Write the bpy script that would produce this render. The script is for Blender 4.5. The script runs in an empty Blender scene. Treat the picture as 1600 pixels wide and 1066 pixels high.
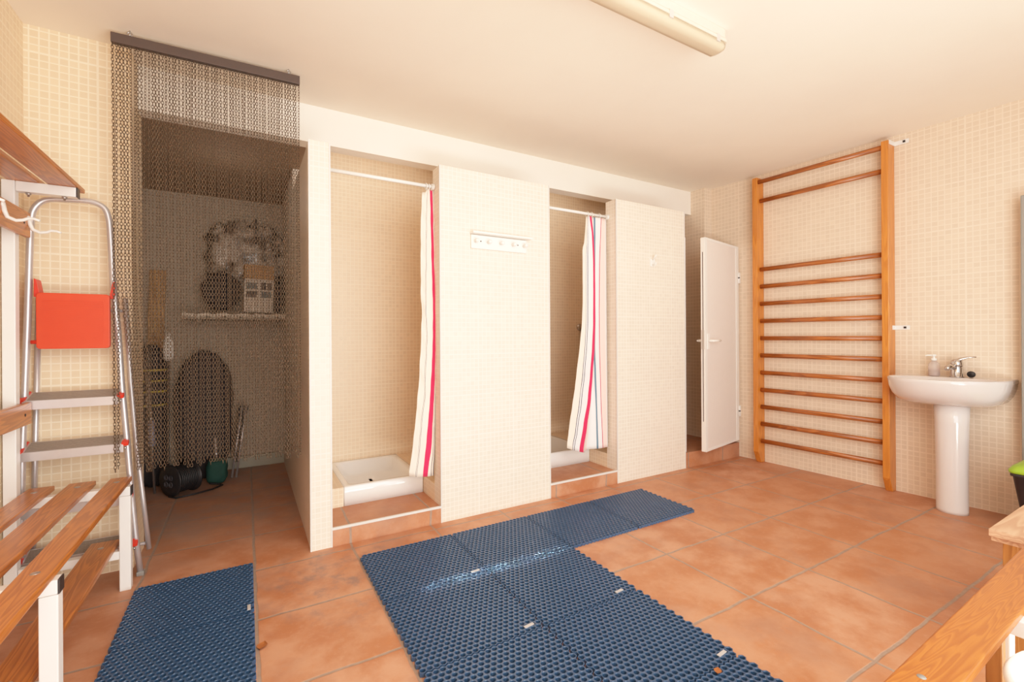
import bpy, bmesh, math, random
from mathutils import Vector, Matrix
random.seed(7)
PI = math.pi
scene = bpy.context.scene
COL = scene.collection

# ------------------------------------------------------------------ materials
def srgb(r, g, b):
    f = lambda c: (c/255/12.92) if c/255 <= .04045 else ((c/255+.055)/1.055)**2.4
    return (f(r), f(g), f(b), 1.0)

class NT:
    def __init__(s, name):
        s.m = bpy.data.materials.new(name); s.m.use_nodes = True
        s.t = s.m.node_tree; s.N = s.t.nodes; s.L = s.t.links
        s.b = s.N['Principled BSDF']
    def node(s, typ, **kw):
        n = s.N.new(typ)
        for k, v in kw.items(): setattr(n, k, v)
        return n
    def put(s, sock, v):
        if hasattr(v, 'is_output') or isinstance(v, bpy.types.NodeSocket): s.L.new(v, sock)
        else: sock.default_value = v
    def math(s, op, a, b=0.0, c=None):
        n = s.node('ShaderNodeMath', operation=op)
        s.put(n.inputs[0], a); s.put(n.inputs[1], b)
        if c is not None: s.put(n.inputs[2], c)
        return n.outputs[0]
    def mix(s, f, a, b):
        n = s.node('ShaderNodeMix', data_type='RGBA')
        s.put(n.inputs[0], f); s.put(n.inputs[6], a); s.put(n.inputs[7], b)
        return n.outputs[2]
    def mapr(s, v, a, b, c=0.0, d=1.0, smooth=True):
        n = s.node('ShaderNodeMapRange')
        if smooth: n.interpolation_type = 'SMOOTHSTEP'
        s.put(n.inputs[0], v)
        for i, x in zip((1, 2, 3, 4), (a, b, c, d)): n.inputs[i].default_value = x
        return n.outputs[0]
    def noise(s, vec, scale, detail=3.0, rough=.5, out=0):
        n = s.node('ShaderNodeTexNoise')
        if vec is not None: s.L.new(vec, n.inputs['Vector'])
        n.inputs['Scale'].default_value = scale; n.inputs['Detail'].default_value = detail
        n.inputs['Roughness'].default_value = rough
        return n.outputs[out]
    def bump(s, h, strength=.3, dist=.002):
        n = s.node('ShaderNodeBump')
        n.inputs['Strength'].default_value = strength; n.inputs['Distance'].default_value = dist
        s.L.new(h, n.inputs['Height']); s.L.new(n.outputs[0], s.b.inputs['Normal'])
    def out(s, color=None, rough=.5, metal=0.0, **kw):
        if color is not None: s.put(s.b.inputs['Base Color'], color)
        s.put(s.b.inputs['Roughness'], rough); s.put(s.b.inputs['Metallic'], metal)
        for k, v in kw.items(): s.put(s.b.inputs[k], v)
        return s.m

def plain(name, rgb, rough=.5, metal=0.0, var=.06, scale=30., **kw):
    t = NT(name)
    g = t.node('ShaderNodeTexCoord')
    n = t.noise(g.outputs['Object'], scale, 4)
    c = srgb(*rgb); d = tuple(x*(1-var*2) for x in c[:3]) + (1,)
    col = t.mix(n, d, c)
    return t.out(col, rough, metal, **kw)

def mosaic(name, tile, grout, pitch=.033, gw=.075, rough=.4, var=.05):
    t = NT(name)
    g = t.node('ShaderNodeNewGeometry')
    p = t.node('ShaderNodeSeparateXYZ'); t.L.new(g.outputs['Position'], p.inputs[0])
    n = t.node('ShaderNodeSeparateXYZ'); t.L.new(g.outputs['True Normal'], n.inputs[0])
    fx = t.math('GREATER_THAN', t.math('ABSOLUTE', n.outputs[0]), .5)
    fz = t.math('GREATER_THAN', t.math('ABSOLUTE', n.outputs[2]), .5)
    X, Y, Z = p.outputs
    u = t.math('ADD', X, t.math('MULTIPLY', t.math('SUBTRACT', Y, X), fx))
    v = t.math('ADD', Z, t.math('MULTIPLY', t.math('SUBTRACT', Y, Z), fz))
    u = t.math('DIVIDE', u, pitch); v = t.math('DIVIDE', v, pitch)
    masks = []
    for c in (u, v):
        f = t.math('FRACT', c)
        d = t.math('SUBTRACT', .5, t.math('ABSOLUTE', t.math('SUBTRACT', f, .5)))
        cell = t.math('FLOOR', t.math('ADD', c, .5))
        sheet = t.math('LESS_THAN', t.math('FLOORED_MODULO', cell, 9.0), .5)
        wd = t.math('ADD', gw, t.math('MULTIPLY', sheet, .05))
        e = t.math('SUBTRACT', d, wd)
        masks.append(t.mapr(e, -.03, .04))
    m = t.math('MINIMUM', *masks)
    cu = t.node('ShaderNodeCombineXYZ')
    t.put(cu.inputs[0], t.math('FLOOR', u)); t.put(cu.inputs[1], t.math('FLOOR', v)); t.put(cu.inputs[2], fx)
    wn = t.node('ShaderNodeTexWhiteNoise'); t.L.new(cu.outputs[0], wn.inputs[0])
    a = srgb(*tile); b = tuple(x*(1-var*1.6) for x in a[:3]) + (1,)
    tc = t.mix(wn.outputs[0], b, a)
    big = t.noise(g.outputs['Position'], 1.3, 3)
    tc = t.mix(t.mapr(big, .35, .7, 0, .25), tc, tuple(x*.85 for x in a[:3]) + (1,))
    col = t.mix(m, srgb(*grout), tc)
    t.bump(m, .25, .001)
    return t.out(col, t.math('SUBTRACT', .75, t.math('MULTIPLY', m, .75-rough)))

def terracotta(name):
    t = NT(name)
    g = t.node('ShaderNodeNewGeometry')
    p = t.node('ShaderNodeSeparateXYZ'); t.L.new(g.outputs['Position'], p.inputs[0])
    n = t.node('ShaderNodeSeparateXYZ'); t.L.new(g.outputs['True Normal'], n.inputs[0])
    fz = t.math('GREATER_THAN', t.math('ABSOLUTE', n.outputs[2]), .5)
    wob = t.noise(g.outputs['Position'], 6.0, 3)
    wv = t.math('MULTIPLY', t.math('SUBTRACT', wob, .5), .02)
    cells = []; lines = []
    for c, off, pit in ((p.outputs[0], .03, .4555), (p.outputs[1], -.07, .447)):
        q = t.math('DIVIDE', t.math('SUBTRACT', t.math('ADD', c, wv), off), pit)
        f = t.math('FRACT', q)
        d = t.math('MULTIPLY', t.math('SUBTRACT', .5, t.math('ABSOLUTE', t.math('SUBTRACT', f, .5))), pit)
        lines.append(t.mapr(d, .0035, .0085)); cells.append(t.math('FLOOR', q))
    ly = t.math('MAXIMUM', lines[1], t.math('SUBTRACT', 1.0, fz))
    m = t.math('MINIMUM', lines[0], ly)
    cu = t.node('ShaderNodeCombineXYZ'); t.put(cu.inputs[0], cells[0]); t.put(cu.inputs[1], cells[1])
    wn = t.node('ShaderNodeTexWhiteNoise'); t.L.new(cu.outputs[0], wn.inputs[0])
    n1 = t.noise(g.outputs['Position'], 5.0, 6, .6)
    n2 = t.noise(g.outputs['Position'], 38.0, 5, .65)
    n3 = t.noise(g.outputs['Position'], 2.2, 4, .6)
    base = t.mix(t.mapr(n1, .36, .64), srgb(178, 114, 78), srgb(200, 146, 116))
    base = t.mix(t.mapr(wn.outputs[0], 0, 1, 0, .45, False), base, srgb(186, 122, 80))
    base = t.mix(t.mapr(n2, .5, .8, 0, .35), base, srgb(206, 160, 134))
    base = t.mix(t.mapr(n3, .5, .72, 0, .5), base, srgb(160, 118, 98))
    n4 = t.noise(g.outputs['Position'], 14.0, 8, .7)
    base = t.mix(t.mapr(n4, .5, .75, 0, .5), base, srgb(192, 120, 74))
    gr = t.mix(n2, srgb(132, 108, 92), srgb(176, 154, 138))
    col = t.mix(m, gr, base)
    # grey dirt worn into the floor by the doorway beside the mats
    sx = t.node('ShaderNodeMapping'); sx.inputs['Location'].default_value = (-.40, .35, 0)
    t.L.new(g.outputs['Position'], sx.inputs[0])
    ln = t.node('ShaderNodeVectorMath', operation='LENGTH'); t.L.new(sx.outputs[0], ln.inputs[0])
    dirt = t.math('MULTIPLY', t.mapr(ln.outputs['Value'], .1, .55, 1, 0), t.mapr(t.noise(g.outputs['Position'], 9, 6, .7), .46, .7))
    col = t.mix(t.math('MULTIPLY', dirt, .8), col, srgb(128, 110, 104))
    # dust gathered on the alcove floor
    ay = t.mapr(p.outputs[1], .0, .8); axm = t.mapr(p.outputs[0], .25, .45, 1, 0)
    dust = t.math('MULTIPLY', t.math('MULTIPLY', ay, axm), t.mapr(t.noise(g.outputs['Position'], 4, 6, .65), .35, .65, .2, .75))
    col = t.mix(dust, col, srgb(150, 128, 116))
    h = t.math('ADD', m, t.math('MULTIPLY', n2, .25))
    t.bump(h, .4, .003)
    return t.out(col, t.mapr(n1, .3, .7, .42, .6, False))

def wood(name, light, dark, axis='Y', scale=1.0, rough=.35, contrast=1.0, coat=.25, rings=9.0):
    t = NT(name)
    g = t.node('ShaderNodeTexCoord')
    mp = t.node('ShaderNodeMapping'); t.L.new(g.outputs['Object'], mp.inputs[0])
    s = {'X': (1.2, 16, 16), 'Y': (16, 1.2, 16), 'Z': (16, 16, 1.2)}[axis]
    mp.inputs['Scale'].default_value = tuple(v*scale for v in s)
    oi = t.node('ShaderNodeObjectInfo')
    cv = t.node('ShaderNodeVectorMath', operation='ADD')
    t.L.new(mp.outputs[0], cv.inputs[0])
    sc = t.node('ShaderNodeVectorMath', operation='SCALE'); sc.inputs[0].default_value = (7.3, 5.1, 3.7)
    t.L.new(oi.outputs['Random'], sc.inputs['Scale']); t.L.new(sc.outputs[0], cv.inputs[1])
    w = t.noise(cv.outputs[0], 1.0, 2, .4)
    ring = t.math('FRACT', t.math('MULTIPLY', w, rings))
    rg = t.math('MULTIPLY', t.mapr(ring, .0, .75), t.mapr(ring, .8, 1.0, 1, 0))
    fine = t.noise(cv.outputs[0], 7.0, 4, .6)
    col = t.mix(t.math('MULTIPLY', rg, .75*contrast), srgb(*light), srgb(*dark))
    col = t.mix(t.mapr(fine, .45, .8, 0, .4), col, srgb(*dark))
    t.bump(fine, .12, .001)
    return t.out(col, rough, 0, **{'Coat Weight': coat, 'Coat Roughness': .25})

M = {}
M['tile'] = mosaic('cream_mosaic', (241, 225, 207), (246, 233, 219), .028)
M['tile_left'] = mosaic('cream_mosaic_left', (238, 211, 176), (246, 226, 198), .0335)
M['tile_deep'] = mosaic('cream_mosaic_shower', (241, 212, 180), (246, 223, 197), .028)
M['tile_right'] = mosaic('cream_mosaic_right', (229, 205, 181), (237, 215, 194), .0335)
M['terracotta'] = terracotta('terracotta_tiles')
def plaster(name, rgb):
    t = NT(name); g = t.node('ShaderNodeNewGeometry')
    a = t.noise(g.outputs['Position'], 2.0, 5, .6); b = t.noise(g.outputs['Position'], 60, 3)
    c = srgb(*rgb)
    col = t.mix(t.mapr(a, .3, .75, 0, .5), c, tuple(x*.93 for x in c[:3]) + (1,))
    t.bump(t.math('ADD', a, t.math('MULTIPLY', b, .08)), .15, .01)
    return t.out(col, .8)
M['ceiling'] = plaster('ceiling_plaster', (246, 234, 218))
M['plaster'] = plaster('beam_plaster', (250, 240, 228))
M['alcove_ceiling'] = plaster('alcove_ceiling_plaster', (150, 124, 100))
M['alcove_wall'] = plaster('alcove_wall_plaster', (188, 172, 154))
M['skirting'] = plaster('alcove_skirting_cement', (176, 172, 156))
M['ceramic'] = plain('white_ceramic', (244, 240, 236), .12, 0, .01, **{'Coat Weight': .5, 'Coat Roughness': .05})
M['ceramic_sink'] = plain('sink_ceramic', (226, 216, 212), .1, 0, .01, **{'Coat Weight': .5, 'Coat Roughness': .05})  # white ceramic toned down, painting in the weaker light on the sink
M['white_paint'] = plain('white_paint', (244, 240, 234), .35, 0, .02)
M['white_plastic'] = plain('white_plastic', (248, 243, 236), .35, 0, .02)
M['white_metal'] = plain('white_metal', (240, 236, 232), .35, 0, .02)
M['door_panel'] = plain('door_panel', (240, 230, 222), .4, 0, .02)
M['trim'] = plain('edge_trim', (226, 220, 214), .4, 0, .02)
M['black_plastic'] = plain('black_plastic', (38, 36, 38), .4)
M['dark_slot'] = plain('dark_slot', (70, 66, 70), .5)
M['rail_brown'] = plain('rail_dark_brown', (78, 64, 58), .5)
M['chain'] = plain('chain_metal', (112, 94, 76), .36, .7, .15, 400)
M['steel'] = plain('steel', (190, 186, 184), .3, .9, .05)
M['alu'] = plain('aluminium', (214, 210, 212), .38, .7, .05)
M['alu_tread'] = plain('aluminium_tread', (178, 166, 156), .5, .5, .12, 120)
M['chrome'] = plain('chrome', (200, 196, 194), .12, 1.0, .02)
M['red_plastic'] = plain('red_plastic', (226, 68, 34), .42, 0, .08)
M['red_cap'] = plain('red_cap', (228, 58, 40), .4)
M['mat'] = plain('blue_rubber', (52, 82, 116), .36, 0, .12, 14, **{'Specular IOR Level': .6})
M['mat_hole_shade'] = plain('blue_rubber_hole_shade', (20, 38, 70), .6, 0, .1, 14)  # hole bottoms coloured dark to paint in the shade inside the mat
M['mat_tag'] = plain('mat_tag_grey', (190, 186, 184), .5)
M['bench_wood'] = wood('bench_wood', (196, 118, 50), (138, 72, 24), 'Y', 1.1, contrast=.8, rings=14.0)
M['bench_wood_x'] = wood('bench_wood_x', (184, 104, 38), (138, 70, 22), 'X', 1.3, contrast=.75, rings=26.0)
M['bar_stile'] = wood('bar_stile_wood', (214, 132, 52), (176, 98, 32), 'Z', contrast=.7)
M['bar_rung'] = wood('bar_rung_wood', (184, 106, 48), (120, 62, 22), 'Y', contrast=.9)
M['plank_wood'] = wood('leaning_plank_wood', (206, 160, 104), (150, 106, 62), 'Z')
M['crate_wood'] = wood('crate_wood', (186, 126, 66), (140, 88, 44), 'Z')
M['board'] = wood('board_wood', (214, 168, 134), (170, 120, 90), 'X', contrast=.7, rough=.7, coat=0)
M['green_lid'] = plain('green_lid', (152, 190, 50), .4)
M['bin_black'] = plain('bin_black', (46, 40, 42), .5)
M['bin_label'] = plain('bin_label_green', (150, 200, 180), .5)
M['grey_metal'] = plain('grey_metal', (150, 150, 146), .4, .3)
M['grey_panel'] = plain('grey_panel', (190, 192, 190), .4, .1)
M['cloth_white'] = plain('white_sheet', (236, 222, 204), .7)
M['dark_fabric'] = plain('dark_fabric', (44, 40, 42), .8, 0, .2)
M['dark_fabric2'] = plain('charcoal_fabric', (56, 52, 54), .8, 0, .2)
M['green_fabric'] = plain('green_fabric', (30, 74, 64), .8, 0, .15)
M['cardboard'] = plain('cardboard', (190, 146, 100), .8)
M['carton_white'] = plain('carton_white', (226, 214, 200), .6)
M['photo_blue'] = plain('photo_bluegrey', (120, 132, 136), .6, 0, .3, 60)
M['photo_dark'] = plain('photo_dark', (86, 76, 74), .6, 0, .3, 60)
M['black_rubber'] = plain('black_rubber', (30, 28, 30), .5)
M['yellow_band'] = plain('yellow_band', (196, 170, 70), .6)
M['leaf'] = plain('dry_leaf', (176, 104, 50), .8, 0, .2, 90)
M['lamp_body'] = plain('lamp_body', (222, 208, 188), .45)
M['lamp_clip'] = plain('lamp_clip_grey', (214, 206, 198), .35, .3)
def clear(name, rgb, rough=.08, trans=.9):
    t = NT(name); return t.out(srgb(*rgb), rough, 0, **{'Transmission Weight': trans, 'IOR': 1.4})
M['diffuser'] = clear('lamp_diffuser', (230, 210, 180), .3, .3)
M['bottle'] = clear('clear_bottle', (250, 240, 236), .05, .7)
M['soap'] = clear('pink_soap', (246, 216, 208), .1, .3)
def film():
    t = NT('clear_film'); g = t.node('ShaderNodeTexCoord')
    n = t.noise(g.outputs['Object'], 9, 4); t.bump(n, 1.0, .06)
    c = t.mix(t.mapr(n, .42, .6), srgb(84, 74, 66), srgb(196, 182, 168))  # dark and pale streaks painted in for glints on the crumpled film
    return t.out(c, .16, 0, **{'Coat Weight': .6, 'Coat Roughness': .1})
M['film'] = film()

# ------------------------------------------------------------------ mesh helpers
class MB:
    def __init__(s): s.v = []; s.f = []; s.sm = []; s.mi = []; s.cur = 0
    def add(s, vs, fs, smooth=False):
        o = len(s.v); s.v += [tuple(v) for v in vs]
        for f in fs: s.f.append(tuple(i+o for i in f)); s.sm.append(smooth); s.mi.append(s.cur)
        return s
    def box(s, x0, x1, y0, y1, z0, z1, mat=None):
        vs = [(x, y, z) for z in (z0, z1) for y in (y0, y1) for x in (x0, x1)]
        if mat is not None: vs = [tuple(mat @ Vector(v)) for v in vs]
        return s.add(vs, [(0, 2, 3, 1), (4, 5, 7, 6), (0, 1, 5, 4), (2, 6, 7, 3), (0, 4, 6, 2), (1, 3, 7, 5)])
    def hexa(s, b, t):     # bottom 4 and top 4 corners, same order, counter clockwise from above
        return s.add(list(b)+list(t), [(3, 2, 1, 0), (4, 5, 6, 7)] + [(i, (i+1) % 4, 4+(i+1) % 4, 4+i) for i in range(4)])
    def tube(s, path, r, n=10, smooth=True, caps=True, closed=False):
        P = [Vector(p) for p in path]; k = len(P)
        rr = r if callable(r) else (lambda i: r)
        ref = None; rings = []
        for i in range(k):
            a = P[(i-1) % k] if (closed or i > 0) else P[i]; b = P[(i+1) % k] if (closed or i < k-1) else P[i]
            d = (b-a).normalized()
            if ref is None: ref = Vector((0, 0, 1)) if abs(d.z) < .9 else Vector((1, 0, 0))
            u = (ref - d*ref.dot(d)).normalized(); w = d.cross(u); ref = u
            q = rr(i); ru, rw = q if isinstance(q, tuple) else (q, q)
            rings.append([P[i] + u*ru*math.cos(2*PI*j/n + PI/n) + w*rw*math.sin(2*PI*j/n + PI/n) for j in range(n)])
        vs = [v for R in rings for v in R]; fs = []
        for i in range(k if closed else k-1):
            for j in range(n):
                a, b = i*n+j, i*n+(j+1) % n; c, d = ((i+1) % k)*n+(j+1) % n, ((i+1) % k)*n+j
                fs.append((a, b, c, d))
        s.add(vs, fs, smooth)
        if caps and not closed:
            s.add(rings[0], [tuple(range(n))[::-1]]); s.add(rings[-1], [tuple(range(n))])
        return s
    def bar(s, a, b, w, h, up=(0, 0, 1)):      # rectangular bar from a to b: w across, h along up
        a, b = Vector(a), Vector(b); d = (b-a).normalized(); up = Vector(up)
        up = (up - d*up.dot(d)).normalized(); x = d.cross(up)
        q = [(-1, -1), (1, -1), (1, 1), (-1, 1)]
        vs = [p + x*(i*w/2) + up*(j*h/2) for p in (a, b) for i, j in q]
        return s.add(vs, [(0, 1, 2, 3)[::-1], (4, 5, 6, 7)] + [(i, (i+1) % 4, 4+(i+1) % 4, 4+i) for i in range(4)])
    def lathe(s, prof, c=(0, 0, 0), n=28, mat=None, sx=1, sy=1):
        vs = []; k = len(prof)
        for r, z in prof:
            for j in range(n):
                v = Vector((r*sx*math.cos(2*PI*j/n), r*sy*math.sin(2*PI*j/n), z))
                if mat is not None: v = mat @ v
                vs.append(v + Vector(c))
        fs = [(i*n+j, i*n+(j+1) % n, (i+1)*n+(j+1) % n, (i+1)*n+j) for i in range(k-1) for j in range(n)]
        s.add(vs, fs, True)
        s.add(vs[:n], [tuple(range(n))[::-1]]); s.add(vs[-n:], [tuple(range(n))])
        return s
    def loft(s, rings, cap0=True, cap1=True, smooth=True, closed=True):
        n = len(rings[0]); vs = [v for R in rings for v in R]
        fs = [(i*n+j, i*n+(j+1) % n, (i+1)*n+(j+1) % n, (i+1)*n+j) for i in range(len(rings)-1) for j in range(n if closed else n-1)]
        s.add(vs, fs, smooth)
        if cap0: s.add(rings[0], [tuple(range(n))[::-1]])
        if cap1: s.add(rings[-1], [tuple(range(n))])
        return s
    def prism(s, poly, axis, a, b):            # poly: list of 2D points, extruded along axis from a to b
        def mk(p, h): return {'x': (h, p[0], p[1]), 'y': (p[0], h, p[1]), 'z': (p[0], p[1], h)}[axis]
        n = len(poly)
        vs = [mk(p, a) for p in poly] + [mk(p, b) for p in poly]
        return s.add(vs, [tuple(range(n)), tuple(range(n, 2*n))[::-1]] + [(i, n+i, n+(i+1) % n, (i+1) % n) for i in range(n)])

def build(name, mb, mats, parent=None, bevel=0, seg=2, fix=True, origin=None, sub=0):
    if not isinstance(mats, (list, tuple)): mats = [mats]
    off = Vector((0, 0, 0))
    if parent is None:
        xs = [v[0] for v in mb.v]; ys = [v[1] for v in mb.v]; zs = [v[2] for v in mb.v]
        off = Vector(origin) if origin else Vector(((min(xs)+max(xs))/2, (min(ys)+max(ys))/2, min(zs)))
    else:
        p = parent
        while p is not None: off += p.location; p = p.parent
    me = bpy.data.meshes.new(name)
    me.from_pydata([tuple(Vector(v)-off) for v in mb.v], [], mb.f)
    for m in mats: me.materials.append(m)
    me.polygons.foreach_set('use_smooth', mb.sm); me.polygons.foreach_set('material_index', mb.mi)
    if fix:
        bm = bmesh.new(); bm.from_mesh(me)
        bmesh.ops.remove_doubles(bm, verts=bm.verts, dist=1e-5)
        bmesh.ops.recalc_face_normals(bm, faces=bm.faces)
        bm.to_mesh(me); bm.free()
    me.update()
    o = bpy.data.objects.new(name, me); COL.objects.link(o)
    if parent is not None: o.parent = parent
    else: o.location = off
    if bevel:
        b = o.modifiers.new('bevel', 'BEVEL'); b.width = bevel; b.segments = seg; b.limit_method = 'ANGLE'; b.harden_normals = False
    if sub:
        b = o.modifiers.new('subd', 'SUBSURF'); b.levels = sub; b.render_levels = sub
    return o
def thing(name, loc, label, cat, group=None):
    o = bpy.data.objects.new(name, None); COL.objects.link(o); o.location = loc
    o.empty_display_size = .05
    return tag(o, label, cat, group)
def tag(o, label, cat, group=None, kind=None):
    o['label'] = label; o['category'] = cat
    if group: o['group'] = group
    if kind: o['kind'] = kind
    return o
def struct(name, mb, mat, label=None, bevel=0, parent=None):
    o = build(name, mb, mat, parent, bevel)
    if parent is None: o['kind'] = 'structure'
    if label: o['label'] = label
    return o
def copy_tree(o, parent=None):
    c = o.copy(); COL.objects.link(c); c.parent = parent
    for ch in list(o.children): copy_tree(ch, c)
    return c

# right wall runs slightly oblique: x = XR + SL*y
XR, SL = 3.928, -.0694
def rw(y, off, z):      # point at depth y along the right wall, off metres out from it
    return (XR + SL*y - off, y, z)

# ------------------------------------------------------------------ the room
HC, HB, HP = 2.53, 2.305, 2.152
YR = -3.35
struct('floor', MB().box(-1.1, 4.6, YR-.15, 2.2, -.12, 0), M['terracotta'], 'terracotta tile floor with grey grout')
struct('ceiling', MB().box(-1.1, 4.6, YR-.15, 2.2, HC, HC+.1), M['ceiling'], 'cream plastered ceiling')
struct('wall_left', MB().box(-1.0, -.855, YR-.1, 2.2, 0, HC), M['tile_left'], 'cream mosaic tiled wall at the left edge')
struct('wall_back_left', MB().box(-.855, -.48, .27, .53, 0, HC), M['tile_left'], 'short tiled wall behind the step ladder')
struct('wall_beam', MB().box(-.48, 3.80, .423, .523, HB, HC), M['plaster'], 'white plastered beam under the ceiling')
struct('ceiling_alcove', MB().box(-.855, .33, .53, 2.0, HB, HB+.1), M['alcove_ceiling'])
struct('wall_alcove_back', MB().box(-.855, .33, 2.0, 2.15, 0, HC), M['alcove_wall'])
struct('wall_partition_left', MB().box(.287, .388, 0, 2.0, 0, HP), M['tile'], 'tiled partition between store alcove and first shower')
struct('wall_alcove_right', MB().box(.287, .388, .955, 2.0, HP, HC), M['tile'])
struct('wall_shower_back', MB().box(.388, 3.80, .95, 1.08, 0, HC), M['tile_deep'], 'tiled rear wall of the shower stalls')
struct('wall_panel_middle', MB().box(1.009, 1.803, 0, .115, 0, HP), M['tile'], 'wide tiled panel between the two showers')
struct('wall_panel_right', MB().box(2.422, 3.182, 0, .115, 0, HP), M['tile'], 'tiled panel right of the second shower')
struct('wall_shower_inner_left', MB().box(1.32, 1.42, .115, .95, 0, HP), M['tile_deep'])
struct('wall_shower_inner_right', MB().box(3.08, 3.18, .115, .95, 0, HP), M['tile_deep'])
mb = MB(); mb.box(0, .45, -3.72, .27, 0, HC)
o = struct('wall_right', mb, M['tile_right'], 'tiled right wall carrying the wall bars and washbasin')
for v in o.data.vertices: v.co = v.co + o.location
o.location = (XR, 0, 0); o.rotation_euler = (0, 0, math.atan(-SL))
struct('wall_column', MB().box(3.80, 4.5, .27, 1.08, 0, HC), M['tile_right'], 'tiled pier in the back right corner')
mb = MB()
mb.box(-1.0, .05, YR-.15, YR, 0, HC); mb.box(3.3, 4.6, YR-.15, YR, 0, HC); mb.box(.05, 3.3, YR-.15, YR, 2.25, HC)
struct('wall_rear', mb, M['plaster'])
# raised sills and steps in terracotta
def step(name, x0, x1, y1, h):
    mb = MB(); mb.box(x0, x1, .0, y1, 0, h-.008)
    o = struct(name, mb, M['terracotta'])
    return o
step('trim_1', .388, 1.009, .33, .1)['label'] = 'terracotta step into the left shower'
step('trim_2', 1.803, 2.422, .33, .1)['label'] = 'terracotta step into the right shower'
step('trim_3', 3.182, 3.915, .27, .135)['label'] = 'terracotta step under the white door'
struct('trim_4', MB().box(3.182, 3.80, .27, .95, 0, .127), M['terracotta'])
for k, (x0, x1) in enumerate(((.388, 1.009), (1.803, 2.422))):
    struct('trim_%d' % (5+k), MB().box(x0, x1, -.004, .012, .088, .101), M['trim'], 'pale edging strip along shower step', .002)
# tiled ledges beside the trays
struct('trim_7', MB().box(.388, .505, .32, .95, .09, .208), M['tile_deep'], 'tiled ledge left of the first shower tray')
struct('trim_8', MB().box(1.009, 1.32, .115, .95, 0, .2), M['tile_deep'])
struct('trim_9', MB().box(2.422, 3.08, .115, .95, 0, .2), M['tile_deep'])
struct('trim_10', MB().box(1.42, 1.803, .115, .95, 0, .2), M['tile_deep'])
# slim corner trims on the panel edges
k = 11
for x, y in ((.388, 0), (.287, 0), (1.009, 0), (1.803, 0), (2.422, 0), (3.182, 0)):
    struct('trim_%d' % k, MB().box(x-.004, x+.004, y-.003, y+.006, 0, HP), M['trim'], None); k += 1
struct('trim_%d' % k, MB().box(3.182, 3.2, .002, .045, .135, 1.94), M['white_paint'], 'white metal door stop on tiled panel edge', .002); k += 1
struct('baseboard_alcove', MB().box(-.3, .287, 1.965, 2.0, 0, .1), M['skirting'], 'grey cement skirting at the alcove rear', .004)
# outside ground beyond the open rear doorway
struct('floor_outside', MB().box(-3, 7, -8, YR-.15, -.13, -.02), plaster('outside_paving', (200, 190, 175)))

# ------------------------------------------------------------------ white door, ajar
hx, hy = 3.905, .015
ang = math.radians(180+11.5)          # direction from hinge to latch
dw, d0, d1 = .655, .152, 1.925
Rz = Matrix.Translation((hx, hy, 0)) @ Matrix.Rotation(ang, 4, 'Z')
def local(mb, *a): return mb.box(*a, mat=Rz)
mb = MB(); local(mb, 0, dw, -.018, .018, d0, d1)
door = build('door_1', mb, M['door_panel'], None, .003)
door['kind'] = 'structure'; door['label'] = 'white metal cubicle door standing ajar'
mb = MB()
for z0, z1 in ((d0, d0+.02), (d1-.02, d1)): local(mb, .0, dw, .018, .021, z0, z1)
local(mb, 0, .05, .018, .022, d0, d1); local(mb, dw-.035, dw, .018, .022, d0, d1)
fr = build('door_frame_edge', mb, M['white_paint'], door)
mb = MB(); local(mb, dw, dw+.0015, -.002, .004, d0+.25, d1-.12); sl = build('edge_seal', mb, M['dark_slot'], door)
mb = MB(); local(mb, dw, dw+.002, -.010, .010, 1.0, 1.16); build('lock_plate', mb, M['steel'], door)
mb = MB()
for sgn in (1, -1):
    c = Rz @ Vector((dw-.05, sgn*.021, 1.07)); n = Rz.to_3x3() @ Vector((0, sgn, 0)); u = Rz.to_3x3() @ Vector((-1, 0, 0))
    local(mb, dw-.068, dw-.032, *(sorted((sgn*.018, sgn*.026))), 1.0, 1.13)
    mb.tube([c, c+n*.045], .011, 10); mb.tube([c+n*.045-u*.005, c+n*.048+u*.06, c+n*.046+u*.125], .0095, 10)
h = build('door_handle', mb, M['white_plastic'], door); h['label'] = 'white plastic lever handle'
for z in (.42, 1.64):
    mb = MB(); mb.tube([(hx+.004, hy-.024, z-.05), (hx+.004, hy-.024, z+.05)], .009, 10)
    mb.box(hx+.002, hx+.02, hy-.03, hy-.02, z-.05, z+.05)
    build('hinge', mb, M['white_paint'], door)
    mb = MB(); mb.tube([(hx+.004, hy-.024, z-.006), (hx+.004, hy-.024, z+.006)], .0105, 10)
    build('hinge_pin', mb, M['black_plastic'], door)

# ------------------------------------------------------------------ shower trays
def tray(x0, x1, y0, y1, zb, zt, label):
    t = thing('shower_tray', ((x0+x1)/2, (y0+y1)/2, zb), label, 'shower tray', 'white ceramic shower trays')
    def ring(ins, r, z, n=6):
        R = []
        for cx, cy, a0 in ((x1-ins-r, y1-ins-r, 0), (x0+ins+r, y1-ins-r, 90), (x0+ins+r, y0+ins+r, 180), (x1-ins-r, y0+ins+r, 270)):
            for i in range(n+1):
                a = math.radians(a0+90*i/n); R.append((cx+r*math.cos(a), cy+r*math.sin(a), z))
        return R
    mb = MB()
    mb.loft([ring(0, .008, zb), ring(0, .008, zt-.006), ring(.005, .01, zt), ring(.035, .05, zt), ring(.045, .055, zt-.012), ring(.065, .075, zt-.085), ring(.11, .09, zt-.098), ring(.2, .06, zt-.102)], True, True)
    build('basin', mb, M['ceramic'], t)
    return t
tray(.507, 1.007, .322, .948, .092, .207, 'white ceramic shower tray with tiled ledge at its left')
tray(1.805, 2.420, .322, .948, .092, .207, 'white ceramic shower tray in the stall with the chrome valve')

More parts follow.
